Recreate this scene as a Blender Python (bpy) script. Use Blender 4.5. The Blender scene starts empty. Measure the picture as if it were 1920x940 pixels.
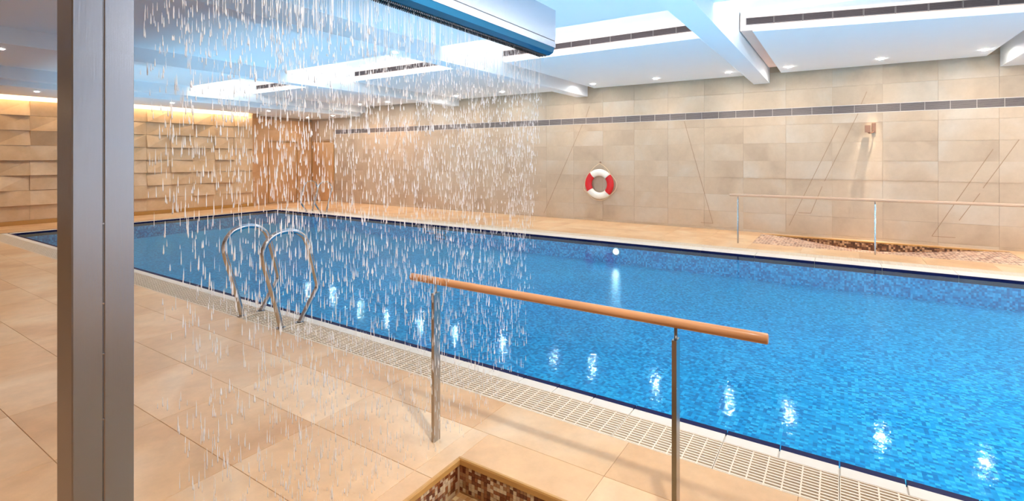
import bpy, math, random
from mathutils import Vector, Matrix
random.seed(7)
PI = math.pi
sc = bpy.context.scene
col = sc.collection

# ---------------------------------------------------------------- camera
cam_d = bpy.data.cameras.new('camera')
cam = bpy.data.objects.new('camera', cam_d); col.objects.link(cam)
cam_d.sensor_width = 36.0
cam_d.lens = 944 / 1920 * 36.0
cam_d.shift_y = -173 / 1920
cam_d.clip_start = 0.05; cam_d.clip_end = 100
YAW = math.radians(33.07)                       # heading measured from +x towards +y
cam.location = (0, 0, 1.6)
cam.rotation_euler = (PI / 2, 0, YAW - PI / 2)
sc.camera = cam

# ---------------------------------------------------------------- world, exposure
w = bpy.data.worlds.new('world'); sc.world = w; w.use_nodes = True
w.node_tree.nodes['Background'].inputs[0].default_value = (0.8, 0.9, 1, 1)
w.node_tree.nodes['Background'].inputs[1].default_value = 0.3
sc.view_settings.view_transform = 'Standard'
sc.view_settings.look = 'None'
sc.view_settings.exposure = 0.2
sc.view_settings.gamma = 1.0
sc.view_settings.use_curve_mapping = False
try:
    sc.cycles.max_bounces = 10; sc.cycles.diffuse_bounces = 5; sc.cycles.glossy_bounces = 4
    sc.cycles.transparent_max_bounces = 12; sc.cycles.sample_clamp_indirect = 0.0
    sc.cycles.caustics_reflective = False; sc.cycles.caustics_refractive = False
except Exception: pass

# light strengths (W) and colours, gathered here
P_SLOT, P_SPOT, P_FILL, P_WATER, P_COVE, P_DECK = 90, 21, 95, 250, 75, 44
C_SLOT = (1.0, 0.98, 0.96); C_WARM = (1.0, 0.73, 0.48); C_FILL = (1.0, 0.96, 0.92)
C_WATER = (0.56, 0.80, 1.0); C_COVE = (1.0, 0.72, 0.45); C_DECK = (1.0, 0.68, 0.42)

def light(name, kind, loc, power, color, aim=None, size=None, sizey=None, angle=None, blend=0.4, radius=0.03):
    d = bpy.data.lights.new(name, kind); d.energy = power; d.color = color
    if kind == 'AREA':
        d.shape = 'RECTANGLE'; d.size = size; d.size_y = sizey
    else:
        d.shadow_soft_size = radius
    if kind == 'SPOT':
        d.spot_size = math.radians(angle); d.spot_blend = blend
    o = bpy.data.objects.new(name, d); col.objects.link(o); o.location = loc
    if aim is not None:
        o.rotation_euler = (Vector(aim) - Vector(loc)).to_track_quat('-Z', 'Y').to_euler()
    return o

BEAMS = [-6.75, -2.65, 1.25, 5.47, 9.75, 13.95]     # near face of each ceiling beam, 0.31 wide
BW = 0.31; ZB = 3.2; ZC = 3.44; ZT = 3.76; XS = 6.3; XP = 7.8; XV = 8.05
BAYS = [(BEAMS[i] + BW, BEAMS[i + 1]) for i in range(5)] + [(BEAMS[5] + BW, 17.0)]
for i, (a, b) in enumerate(BAYS[:5]):                # strips lying on the ceiling edge inside each slot
    light('slot_strip_light', 'AREA', (5.98, (a + b) / 2, 3.54), P_SLOT, C_SLOT, aim=(7.6, (a + b) / 2, 3.80), size=(b - a) - 0.2, sizey=0.05)
for (x, y, L, W_) in ((4.8, -1.25, 2.4, 1.5), (4.8, -4.3, 2.4, 2.4), (9.9, -4.3, 2.2, 2.2)):   # fill lights added out of view in the front bays
    light('fill_panel_light', 'AREA', (x, y, 3.30), P_FILL, C_FILL, aim=(x, y, 0), size=L, sizey=W_)
for y in (-4.6, -2.6, -0.6, 1.4, 3.4, 5.4, 7.4, 9.4, 11.4, 13.4):    # hidden spots added under water to tint the ceiling blue
    light('ceiling_tint_light', 'SPOT', (3.26, y, -0.16), P_WATER, C_WATER, aim=(8.0, y + 0.4, 4.2), angle=112, blend=0.9, radius=0.15)
light('cove_light', 'AREA', (4.2, 16.24, 3.20), P_COVE, C_COVE, aim=(4.2, 16.5, 3.12), size=10.4, sizey=0.06)
SPOT_Y = [-5.9, -4.6, -3.3, -2.0, -0.62, 0.84, 1.93, 3.45, 4.97, 6.0, 7.6, 9.2, 10.6, 12.0, 13.3, 14.7, 16.1]
light('wall_washer_beam', 'SPOT', (11.74, -0.60, 3.34), 450, (1.0, 0.84, 0.66), aim=(11.93, -0.42, 0.9), angle=24, blend=1.0, radius=0.012)
for y in SPOT_Y:
    light('downlight_beam', 'SPOT', (11.2, y, 3.365), P_SPOT * (2.8 if y > 11.5 else 1.0), C_WARM if y < 9.8 else (1.0, 0.58, 0.28), aim=(11.25, y, 0), angle=125, blend=0.7, radius=0.03)
DECK = [(1.2, 0.6), (-0.6, 0.4), (0.6, -1.7), (2.4, -1.7), (0.9, -4.4), (0.3, 3.4), (2.4, 3.4), (0.3, 7.6), (2.4, 7.6), (0.3, 11.8), (2.4, 11.8), (0.9, 14.9), (3.6, 14.9), (6.3, 14.9), (9.0, 14.9)]  # downlights added as fill; the first set where the handrail shadow points
for (x, y) in DECK:
    light('deck_fill_beam', 'SPOT', (x, y, (ZC if y < 14 else 3.08) - 0.03), P_DECK, C_DECK, aim=(x, y, 0), angle=140, blend=0.8, radius=0.04)

light('drop_fill_beam', 'SPOT', (1.15, 0.0, 3.28), 260, (0.98, 0.99, 1.0), aim=(2.0, 1.8, 1.25), angle=84, blend=0.8, radius=0.05)   # unseen lamp added to brighten the drops and cast the handrail shadow

# ---------------------------------------------------------------- materials
def srgb(r, g, b):
    f = lambda c: (c / 255) / 12.92 if c / 255 <= 0.04045 else ((c / 255 + 0.055) / 1.055) ** 2.4
    return (f(r), f(g), f(b), 1)

def newmat(name):
    m = bpy.data.materials.new(name); m.use_nodes = True
    nt = m.node_tree
    return m, nt, nt.nodes['Principled BSDF']

def simple(name, c, rough=0.5, metal=0.0, noise=0.0, scale=8.0, bump=0.0, stretch=None, spec=0.5):
    m, nt, p = newmat(name)
    p.inputs['Base Color'].default_value = c; p.inputs['Roughness'].default_value = rough
    p.inputs['Metallic'].default_value = metal; p.inputs['Specular IOR Level'].default_value = spec
    if noise or bump:
        tc = nt.nodes.new('ShaderNodeTexCoord'); mp = nt.nodes.new('ShaderNodeMapping')
        nt.links.new(tc.outputs['Object'], mp.inputs[0])
        if stretch: mp.inputs['Scale'].default_value = stretch
        n = nt.nodes.new('ShaderNodeTexNoise'); n.inputs['Scale'].default_value = scale; n.inputs['Detail'].default_value = 5
        nt.links.new(mp.outputs[0], n.inputs['Vector'])
        if noise:
            r = nt.nodes.new('ShaderNodeMix'); r.data_type = 'RGBA'
            r.inputs['A'].default_value = [max(0, v * (1 - noise)) for v in c[:3]] + [1]
            r.inputs['B'].default_value = [min(1, v * (1 + noise)) for v in c[:3]] + [1]
            nt.links.new(n.outputs['Fac'], r.inputs['Factor']); nt.links.new(r.outputs['Result'], p.inputs['Base Color'])
        if bump:
            b = nt.nodes.new('ShaderNodeBump'); b.inputs['Strength'].default_value = bump; b.inputs['Distance'].default_value = 0.01
            nt.links.new(n.outputs['Fac'], b.inputs['Height']); nt.links.new(b.outputs[0], p.inputs['Normal'])
    return m

def stone(name, c1, c2, c3, rough=0.4, scale=1.1, vary=0.5, vein=0.25):
    """honed limestone: clouds of colour in world position, a shade of its own for every slab"""
    m, nt, p = newmat(name); N = nt.nodes; L = nt.links
    geo = N.new('ShaderNodeNewGeometry'); oi = N.new('ShaderNodeObjectInfo')
    comb = N.new('ShaderNodeVectorMath'); comb.operation = 'ADD'
    mul = N.new('ShaderNodeMath'); mul.operation = 'MULTIPLY'; mul.inputs[1].default_value = 37.0
    L.new(oi.outputs['Random'], mul.inputs[0])
    cx = N.new('ShaderNodeCombineXYZ'); L.new(mul.outputs[0], cx.inputs[2]); L.new(mul.outputs[0], cx.inputs[0])
    L.new(geo.outputs['Position'], comb.inputs[0]); L.new(cx.outputs[0], comb.inputs[1])
    n1 = N.new('ShaderNodeTexNoise'); n1.inputs['Scale'].default_value = scale; n1.inputs['Detail'].default_value = 4; n1.inputs['Distortion'].default_value = 0.8
    n2 = N.new('ShaderNodeTexNoise'); n2.inputs['Scale'].default_value = scale * 9; n2.inputs['Detail'].default_value = 8; n2.inputs['Roughness'].default_value = 0.7
    L.new(comb.outputs[0], n1.inputs['Vector']); L.new(comb.outputs[0], n2.inputs['Vector'])
    r1 = N.new('ShaderNodeValToRGB'); e = r1.color_ramp.elements
    e[0].position = 0.32; e[0].color = c1; e[1].position = 0.68; e[1].color = c3
    k = r1.color_ramp.elements.new(0.5); k.color = c2
    L.new(n1.outputs['Fac'], r1.inputs[0])
    # slab-to-slab shade
    mr = N.new('ShaderNodeMapRange'); mr.inputs['To Min'].default_value = 1 - 0.10 * vary * 2; mr.inputs['To Max'].default_value = 1 + 0.06 * vary * 2
    L.new(oi.outputs['Random'], mr.inputs['Value'])
    mr2 = N.new('ShaderNodeMapRange'); mr2.inputs['From Min'].default_value = 0.3; mr2.inputs['From Max'].default_value = 0.7
    mr2.inputs['To Min'].default_value = 1 - vein; mr2.inputs['To Max'].default_value = 1 + vein * 0.4
    L.new(n2.outputs['Fac'], mr2.inputs['Value'])
    mm = N.new('ShaderNodeMath'); mm.operation = 'MULTIPLY'; L.new(mr.outputs[0], mm.inputs[0]); L.new(mr2.outputs[0], mm.inputs[1])
    vm = N.new('ShaderNodeVectorMath'); vm.operation = 'SCALE'; L.new(r1.outputs[0], vm.inputs[0]); L.new(mm.outputs[0], vm.inputs['Scale'])
    L.new(vm.outputs[0], p.inputs['Base Color'])
    p.inputs['Roughness'].default_value = rough
    b = N.new('ShaderNodeBump'); b.inputs['Strength'].default_value = 0.15; b.inputs['Distance'].default_value = 0.004
    L.new(n2.outputs['Fac'], b.inputs['Height']); L.new(b.outputs[0], p.inputs['Normal'])
    return m

def mosaic(name, cell, ramp, grout, rough=0.25, gap=0.06, island=False, warp=0.0, offset=(0.0037, 0.0041, 0.0029)):
    """small square chips, each with a colour drawn from the ramp"""
    m, nt, p = newmat(name); N = nt.nodes; L = nt.links
    geo = N.new('ShaderNodeNewGeometry')
    wn = N.new('ShaderNodeTexWhiteNoise'); wn.noise_dimensions = '3D'
    r = N.new('ShaderNodeValToRGB'); r.color_ramp.interpolation = 'CONSTANT'
    el = r.color_ramp.elements
    el[0].position = 0; el[0].color = ramp[0]; el[1].position = 1 / len(ramp); el[1].color = ramp[1]
    for i in range(2, len(ramp)):
        k = el.new(i / len(ramp)); k.color = ramp[i]
    if island:
        L.new(geo.outputs['Random Per Island'], r.inputs[0]); L.new(r.outputs[0], p.inputs['Base Color'])
    else:
        src = N.new('ShaderNodeVectorMath'); src.operation = 'ADD'; src.inputs[1].default_value = offset
        L.new(geo.outputs['Position'], src.inputs[0]); out = src.outputs[0]
        sn = N.new('ShaderNodeVectorMath'); sn.operation = 'SNAP'; sn.inputs[1].default_value = (cell, cell, cell)
        L.new(out, sn.inputs[0]); L.new(sn.outputs[0], wn.inputs['Vector'])
        n = N.new('ShaderNodeTexNoise'); n.inputs['Scale'].default_value = 1.3; L.new(geo.outputs['Position'], n.inputs['Vector'])
        mx = N.new('ShaderNodeMath'); mx.operation = 'MULTIPLY_ADD'; mx.inputs[1].default_value = 0.8
        ms = N.new('ShaderNodeMath'); ms.operation = 'MULTIPLY_ADD'; ms.inputs[1].default_value = 0.5; ms.inputs[2].default_value = -0.15
        L.new(n.outputs['Fac'], ms.inputs[0]); L.new(wn.outputs['Value'], mx.inputs[0]); L.new(ms.outputs[0], mx.inputs[2])
        L.new(mx.outputs[0], r.inputs[0])
        fr = N.new('ShaderNodeVectorMath'); fr.operation = 'FRACTION'
        dv = N.new('ShaderNodeVectorMath'); dv.operation = 'SCALE'; dv.inputs['Scale'].default_value = 1 / cell
        L.new(out, dv.inputs[0]); L.new(dv.outputs[0], fr.inputs[0])
        sp = N.new('ShaderNodeSeparateXYZ'); L.new(fr.outputs[0], sp.inputs[0])
        gx = N.new('ShaderNodeMath'); gx.operation = 'LESS_THAN'; gx.inputs[1].default_value = gap; L.new(sp.outputs[0], gx.inputs[0])
        gy = N.new('ShaderNodeMath'); gy.operation = 'LESS_THAN'; gy.inputs[1].default_value = gap; L.new(sp.outputs[1], gy.inputs[0])
        gm = N.new('ShaderNodeMath'); gm.operation = 'MAXIMUM'; L.new(gx.outputs[0], gm.inputs[0]); L.new(gy.outputs[0], gm.inputs[1])
        mix = N.new('ShaderNodeMix'); mix.data_type = 'RGBA'; mix.inputs['B'].default_value = grout
        L.new(gm.outputs[0], mix.inputs['Factor']); L.new(r.outputs[0], mix.inputs['A']); L.new(mix.outputs['Result'], p.inputs['Base Color'])
    p.inputs['Roughness'].default_value = rough
    return m

def water_mat(name, tint, scale, strength, rough=0.02, dist=0.02):
    m = bpy.data.materials.new(name); m.use_nodes = True; nt = m.node_tree; N = nt.nodes; L = nt.links
    N.clear()
    out = N.new('ShaderNodeOutputMaterial'); mix = N.new('ShaderNodeMixShader')
    tr = N.new('ShaderNodeBsdfTransparent'); tr.inputs[0].default_value = tint
    gl = N.new('ShaderNodeBsdfGlossy'); gl.inputs['Color'].default_value = (0.52, 0.82, 1.0, 1); gl.inputs['Roughness'].default_value = rough
    fr = N.new('ShaderNodeFresnel'); fr.inputs['IOR'].default_value = 1.33
    geo = N.new('ShaderNodeNewGeometry')
    n1 = N.new('ShaderNodeTexNoise'); n1.inputs['Scale'].default_value = scale; n1.inputs['Detail'].default_value = 3; n1.inputs['Roughness'].default_value = 0.55
    n1.inputs['Distortion'].default_value = 0.6
    L.new(geo.outputs['Position'], n1.inputs['Vector'])
    b = N.new('ShaderNodeBump'); b.inputs['Strength'].default_value = strength; b.inputs['Distance'].default_value = dist
    L.new(n1.outputs['Fac'], b.inputs['Height'])
    L.new(b.outputs[0], gl.inputs['Normal']); L.new(b.outputs[0], fr.inputs['Normal'])
    fm = N.new('ShaderNodeMath'); fm.operation = 'MULTIPLY'; fm.inputs[1].default_value = 0.8; L.new(fr.outputs[0], fm.inputs[0]); L.new(fm.outputs[0], mix.inputs[0]); L.new(tr.outputs[0], mix.inputs[1]); L.new(gl.outputs[0], mix.inputs[2])
    L.new(mix.outputs[0], out.inputs[0])
    return m

def emit(name, c, s):
    m, nt, p = newmat(name)
    p.inputs['Base Color'].default_value = c; p.inputs['Emission Color'].default_value = c; p.inputs['Emission Strength'].default_value = s
    return m

M = {}
M['deck'] = stone('deck_limestone', srgb(210, 164, 116), srgb(224, 184, 138), srgb(234, 204, 166), rough=0.32, scale=0.9, vary=0.25, vein=0.12)
M['grout'] = simple('deck_joint', srgb(192, 154, 114), 0.8)
M['wall'] = stone('wall_limestone', srgb(180, 158, 134), srgb(194, 172, 147), srgb(198, 183, 164), rough=0.55, scale=0.8, vary=0.13, vein=0.08)
M['wall_joint'] = simple('wall_joint', srgb(186, 158, 130), 0.85)
M['relief'] = stone('relief_stone', srgb(198, 164, 124), srgb(208, 176, 138), srgb(216, 188, 154), rough=0.6, scale=1.2, vary=0.25, vein=0.08)
M['skirting'] = simple('golden_stone', srgb(178, 132, 66), 0.45, noise=0.12, scale=6, stretch=(1, 1, 8))
M['paint'] = simple('ceiling_paint', srgb(238, 246, 252), 0.6, noise=0.01, scale=3)  # faint blue in the white stands in for light bounced off the pool
M['paint_white'] = simple('slot_paint', srgb(246, 244, 242), 0.6, noise=0.01, scale=3)
M['grey_plaster'] = simple('grey_plaster', srgb(150, 152, 160), 0.7, noise=0.03, scale=4)
M['slot_louver'] = simple('dark_louver', srgb(84, 76, 78), 0.5, noise=0.05, scale=10)
M['coping'] = simple('coping_stone', srgb(222, 214, 202), 0.4, noise=0.06, scale=14)
M['navy'] = simple('navy_tile', srgb(10, 14, 66), 0.6, noise=0.1, scale=20, spec=0.2)
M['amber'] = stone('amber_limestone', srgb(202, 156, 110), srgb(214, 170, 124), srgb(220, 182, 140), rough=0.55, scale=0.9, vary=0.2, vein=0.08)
M['grate'] = simple('grating_plastic', srgb(228, 212, 190), 0.5, noise=0.03, scale=20)
M['channel'] = simple('channel_concrete', srgb(60, 44, 36), 0.8, noise=0.1, scale=12)
M['steel'] = simple('polished_steel', (0.55, 0.55, 0.57, 1), 0.16, 1.0)
M['brushed'] = simple('brushed_steel', (0.50, 0.53, 0.60, 1), 0.24, 1.0, noise=0.05, scale=18, stretch=(40, 40, 0.6), bump=0.06)
M['post'] = simple('satin_steel', (0.42, 0.39, 0.37, 1), 0.24, 1.0, noise=0.06, scale=20, stretch=(20, 20, 1), bump=0.03)
M['rod'] = simple('dark_steel', (0.22, 0.22, 0.23, 1), 0.3, 1.0)
M['wood'] = simple('oiled_beech', srgb(208, 152, 106), 0.32, noise=0.22, scale=7, stretch=(6, 0.7, 6), bump=0.05)
M['wood_pale'] = simple('pale_beech', srgb(206, 168, 138), 0.35, noise=0.08, scale=7, stretch=(6, 0.7, 6))
M['red'] = simple('red_vinyl', srgb(206, 24, 30), 0.4, noise=0.06, scale=12)
M['white'] = simple('white_vinyl', srgb(240, 236, 226), 0.4, noise=0.03, scale=12)
M['rope'] = simple('cream_rope', srgb(232, 208, 172), 0.8, noise=0.12, scale=60)
M['dark'] = simple('dark_void', srgb(66, 56, 56), 0.8)
M['louver'] = simple('grey_louver', srgb(142, 132, 130), 0.5, 0.0, noise=0.05, scale=10)
M['frame'] = simple('white_frame', srgb(226, 216, 206), 0.5, noise=0.02, scale=10)
M['frame_grey'] = simple('grey_frame', srgb(150, 142, 140), 0.5, noise=0.02, scale=10)
M['casing'] = simple('peach_casing', srgb(238, 208, 194), 0.6, noise=0.02, scale=5)  # even peach tone, gives the pink band above the grilles
M['bronze'] = simple('bronze_fitting', srgb(150, 112, 92), 0.35, 0.7, noise=0.08, scale=14)
M['rim'] = simple('rim_stone', srgb(196, 148, 84), 0.4, noise=0.18, scale=5, stretch=(3, 3, 20))
M['lip'] = simple('blue_lip', srgb(30, 128, 178), 0.25, 0.3, noise=0.05, scale=5)  # even blue tone over the whole spray lip
M['groove'] = simple('wall_groove', srgb(156, 128, 102), 0.8)
M['nozzle'] = simple('nozzle_steel', (0.15, 0.15, 0.16, 1), 0.3, 1.0)
BL = [srgb(0, 138, 198), srgb(0, 156, 212), srgb(26, 176, 226), srgb(0, 126, 188), srgb(66, 198, 240), srgb(0, 164, 220)]
M['pool'] = mosaic('pool_mosaic', 0.027, BL, srgb(30, 140, 215), rough=0.3, gap=0.05)
BR = [srgb(122, 66, 36), srgb(150, 92, 56), srgb(196, 168, 140), srgb(104, 52, 30), srgb(214, 190, 156), srgb(168, 120, 80)]
M['chips'] = mosaic('brown_mosaic_chips', 0.02, BR, BR[0], rough=0.2, island=True)
BR2 = [srgb(206, 176, 132), srgb(222, 196, 150), srgb(190, 146, 96), srgb(232, 214, 176), srgb(176, 128, 82), srgb(212, 184, 140)]
M['chips_pale'] = mosaic('pale_mosaic_chips', 0.03, BR2, srgb(200, 170, 130), rough=0.25, gap=0.06)
BR3 = [srgb(196, 150, 124), srgb(150, 98, 74), srgb(232, 206, 184), srgb(120, 74, 54), srgb(214, 178, 152), srgb(176, 124, 98)]
M['chips_pink'] = mosaic('pink_mosaic_chips', 0.05, BR3, srgb(232, 208, 186), rough=0.35, gap=0.14)
BR4 = [srgb(120, 74, 46), srgb(82, 48, 30), srgb(190, 150, 112), srgb(100, 62, 38), srgb(150, 110, 76), srgb(70, 42, 28)]
M['chips_dark'] = mosaic('dark_mosaic_chips', 0.035, BR4, srgb(110, 76, 52), rough=0.3, gap=0.08)
M['chip_joint'] = simple('chip_joint', srgb(196, 160, 124), 0.8)
M['lamp'] = emit('lamp_lens', (1.0, 0.92, 0.84, 1), 600.0)
M['fill_glow'] = emit('fill_panel_glow', (1.0, 0.97, 0.94, 1), 1.2)
M['uw_lamp'] = emit('underwater_lens', (0.85, 0.95, 1.0, 1), 8.0)
M['strip_lamp'] = emit('strip_lens', (1.0, 0.98, 0.95, 1), 6.0)
M['cove_lamp'] = emit('cove_lens', (1.0, 0.80, 0.55, 1), 5.0)
M['water'] = water_mat('pool_water', (0.74, 0.96, 1.0, 1), 16.0, 0.05, rough=0.06, dist=0.02)
M['bath_water'] = water_mat('bath_water', (0.94, 0.92, 0.86, 1), 9.0, 0.3, rough=0.02, dist=0.01)
def drop_mat():
    m, nt, p = newmat('falling_drops')
    p.inputs['Base Color'].default_value = (0.97, 0.98, 1, 1); p.inputs['Roughness'].default_value = 0.08
    p.inputs['Specular IOR Level'].default_value = 0.9
    p.inputs['Subsurface Weight'].default_value = 0.0
    tl = nt.nodes.new('ShaderNodeBsdfTranslucent'); tl.inputs[0].default_value = (1, 1, 1, 1)
    mx = nt.nodes.new('ShaderNodeMixShader'); mx.inputs[0].default_value = 0.45
    nt.links.new(p.outputs[0], mx.inputs[1]); nt.links.new(tl.outputs[0], mx.inputs[2])
    nt.links.new(mx.outputs[0], nt.nodes['Material Output'].inputs[0])
    return m
M['drops'] = drop_mat()

# ---------------------------------------------------------------- mesh helpers
class MB:
    def __init__(s): s.v = []; s.f = []; s.sm = []
    def box(s, x0, x1, y0, y1, z0, z1):
        n = len(s.v)
        s.v += [(x0, y0, z0), (x1, y0, z0), (x1, y1, z0), (x0, y1, z0), (x0, y0, z1), (x1, y0, z1), (x1, y1, z1), (x0, y1, z1)]
        s.f += [[n + i for i in q] for q in ((0, 3, 2, 1), (4, 5, 6, 7), (0, 1, 5, 4), (1, 2, 6, 5), (2, 3, 7, 6), (3, 0, 4, 7))]
        return s
    def bevbox(s, x0, x1, y0, y1, z0, z1, b=0.003):
        """box whose top edge is chamfered"""
        n = len(s.v)
        s.v += [(x0, y0, z0), (x1, y0, z0), (x1, y1, z0), (x0, y1, z0), (x0, y0, z1 - b), (x1, y0, z1 - b), (x1, y1, z1 - b), (x0, y1, z1 - b),
                (x0 + b, y0 + b, z1), (x1 - b, y0 + b, z1), (x1 - b, y1 - b, z1), (x0 + b, y1 - b, z1)]
        q = [(0, 3, 2, 1), (8, 9, 10, 11)]
        for i in range(4):
            j = (i + 1) % 4; q += [(i, j, 4 + j, 4 + i), (4 + i, 4 + j, 8 + j, 8 + i)]
        s.f += [[n + i for i in f] for f in q]; return s
    def poly(s, pts):
        n = len(s.v); s.v += [tuple(p) for p in pts]; s.f.append(list(range(n, n + len(pts)))); return s
    def prism(s, prof, axis, a, b):
        """profile (2D points) extruded along axis from a to b"""
        n = len(s.v); k = len(prof)
        for t in (a, b):
            for (u, v) in prof:
                s.v.append({'x': (t, u, v), 'y': (u, t, v), 'z': (u, v, t)}[axis])
        s.f.append(list(range(n, n + k))[::-1]); s.f.append(list(range(n + k, n + 2 * k)))
        for i in range(k):
            j = (i + 1) % k; s.f.append([n + i, n + j, n + k + j, n + k + i])
        return s
    def tube(s, pts, r, seg=12, closed=False, caps=True):
        pts = [Vector(p) for p in pts]; n = len(pts); base = len(s.v)
        def tan(i):
            if closed: return (pts[(i + 1) % n] - pts[i - 1]).normalized()
            return (pts[min(i + 1, n - 1)] - pts[max(i - 1, 0)]).normalized()
        t = tan(0); up = Vector((0, 0, 1)) if abs(t.z) < 0.9 else Vector((0, 1, 0))
        nrm = (up - t * up.dot(t)).normalized()
        for i in range(n):
            t = tan(i); nrm = (nrm - t * nrm.dot(t)).normalized(); bi = t.cross(nrm)
            rr = r[i] if isinstance(r, (list, tuple)) else r
            for k in range(seg):
                a = 2 * PI * k / seg
                s.v.append(tuple(pts[i] + nrm * (math.cos(a) * rr) + bi * (math.sin(a) * rr)))
        for i in range(n if closed else n - 1):
            for k in range(seg):
                a = base + i * seg + k; b = base + i * seg + (k + 1) % seg
                c = base + ((i + 1) % n) * seg + (k + 1) % seg; d = base + ((i + 1) % n) * seg + k
                s.f.append([a, b, c, d]); s.sm.append(len(s.f) - 1)
        if caps and not closed:
            s.f.append([base + k for k in range(seg)][::-1]); s.f.append([base + (n - 1) * seg + k for k in range(seg)])
        return s
    def mesh(s, name, mat):
        me = bpy.data.meshes.new(name); me.from_pydata(s.v, [], s.f); me.materials.append(mat)
        for i in s.sm: me.polygons[i].use_smooth = True
        me.update(); return me
    def build(s, name, mat, parent=None, loc=None):
        return put(name, s.mesh(name, mat), parent, loc)

def put(name, me, parent=None, loc=None):
    o = bpy.data.objects.new(name, me); col.objects.link(o)
    if parent: o.parent = parent
    if loc: o.location = loc
    return o

def fix_normals(me):
    import bmesh
    bm = bmesh.new(); bm.from_mesh(me); bmesh.ops.recalc_face_normals(bm, faces=bm.faces); bm.to_mesh(me); bm.free()

def empty(name, loc=(0, 0, 0), rz=0):
    o = bpy.data.objects.new(name, None); col.objects.link(o); o.location = loc; o.rotation_euler = (0, 0, rz); o.empty_display_size = 0.1
    return o
def tag(o, label, cat, group=None, kind=None):
    o['label'] = label; o['category'] = cat
    if group: o['group'] = group
    if kind: o['kind'] = kind
    return o
def struct(o, label=None):
    o['kind'] = 'structure'
    if label: o['label'] = label
    return o
FX, FY = math.cos(YAW), math.sin(YAW)
def seen(x, y, z, m=120):
    """is a point near what the photograph covers (with a margin for other viewpoints)?"""
    d = x * FX + y * FY
    if d < 0.3: return False
    u = 960 + 944 * (x * FY - y * FX) / d; v = 297 + 944 * (1.6 - z) / d
    return -m < u < 1920 + m and -m < v < 940 + m

# ================================================================ STRUCTURE
X0, X1, Y0, Y1 = -3.0, 12.0, -7.0, 17.0
PX0, PX1, PY0, PY1 = 3.17, 9.10, -5.6, 14.7         # pool
# ---- near deck (floor)
fl = MB()
fb = -0.006
BX0, BX1, BY0, BY1 = 0.72, 2.107, -2.3, 1.706       # near foot bath opening
fl.box(X0, BX0 - 0.0, Y0, Y1, -0.3, fb); fl.box(BX0, BX1, BY1, Y1, -0.3, fb); fl.box(BX0, BX1, Y0, BY0, -0.3, fb); fl.box(BX1, 2.735, Y0, Y1, -0.3, fb)
floor = struct(fl.build('floor', M['grout']), 'warm beige limestone deck beside the pool, laid in large slabs')
tile_cache = {}
def tile(parent, x0, x1, y0, y1, name='stone_slab', g=0.001, mat='deck', z1=0.0, th=0.02):
    w_, h_ = round(x1 - x0 - 2 * g, 4), round(y1 - y0 - 2 * g, 4)
    if w_ < 0.02 or h_ < 0.02: return
    key = (w_, h_, mat, th)
    if key not in tile_cache:
        tile_cache[key] = MB().bevbox(-w_ / 2, w_ / 2, -h_ / 2, h_ / 2, -th, 0, 0.0012).mesh(name, M[mat])
    return put(name, tile_cache[key], parent, ((x0 + x1) / 2, (y0 + y1) / 2, z1))
def vis_rect(x0, x1, y0, y1, z=0, m=120):
    return any(seen(x0 + (x1 - x0) * i / 3, y0 + (y1 - y0) * j / 3, z, m) for i in range(4) for j in range(4))
def minus(r, h):
    """rectangle r minus rectangle h, as up to four rectangles"""
    x0, x1, y0, y1 = r; a0, a1, b0, b1 = h
    if a1 <= x0 or a0 >= x1 or b1 <= y0 or b0 >= y1: return [r]
    out = []
    if b1 < y1: out.append((x0, x1, b1, y1))
    if b0 > y0: out.append((x0, x1, y0, b0))
    yy0, yy1 = max(y0, b0), min(y1, b1)
    if a0 > x0: out.append((x0, a0, yy0, yy1))
    if a1 < x1: out.append((a1, x1, yy0, yy1))
    return out
xs = [2.735, 2.375, 1.890, 1.400, 0.91, 0.42, -0.07, -0.56, -1.05, -1.54, -2.03, -2.52, -3.0]
hole = (BX0, BX1, BY0, BY1)
for i in range(len(xs) - 1):
    for k in range(-4, 19):
        r = (xs[i + 1], xs[i], 1.825 + 0.83 * (k - 1), 1.825 + 0.83 * k)
        if r[3] > 16.45: continue
        for q in minus(r, hole):
            if vis_rect(*q): tile(floor, *q)
# ---- end deck behind the pool and far deck
fe = MB()
AX0, AX1, AY0, AY1 = 10.44, 11.84, -2.42, 1.39      # far foot bath opening
fe.box(2.735, 9.75, 14.98, Y1, -0.3, fb); fe.box(9.75, X1, AY1, Y1, -0.3, fb); fe.box(9.75, AX0, Y0, AY1, -0.3, fb)
fe.box(AX0, X1, Y0, AY0, -0.3, fb); fe.box(AX1, X1, AY0, AY1, -0.3, fb); fe.box(2.735, 9.75, Y0, PY0 - 0.28, -0.3, fb)
fdeck = struct(fe.build('floor', M['grout']), 'limestone deck on the far side and far end of the pool')
xf = [9.75, 10.44, 10.93, 11.42, 12.0]
for i in range(4):
    for k in range(-5, 19):
        r = (xf[i], xf[i + 1], 1.39 + 0.83 * (k - 1), 1.39 + 0.83 * k)
        if r[3] > 16.99: continue
        for q in minus(r, (AX0, AX1, AY0, AY1)):
            if vis_rect(*q, m=20): tile(fdeck, *q)
for k in range(8):
    for (a, b) in ((14.98, 15.7), (15.7, 16.42)):
        r = (2.735 + k * 0.877, 2.735 + (k + 1) * 0.877, a, b)
        if vis_rect(*r, m=20): tile(fdeck, *r)
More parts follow.
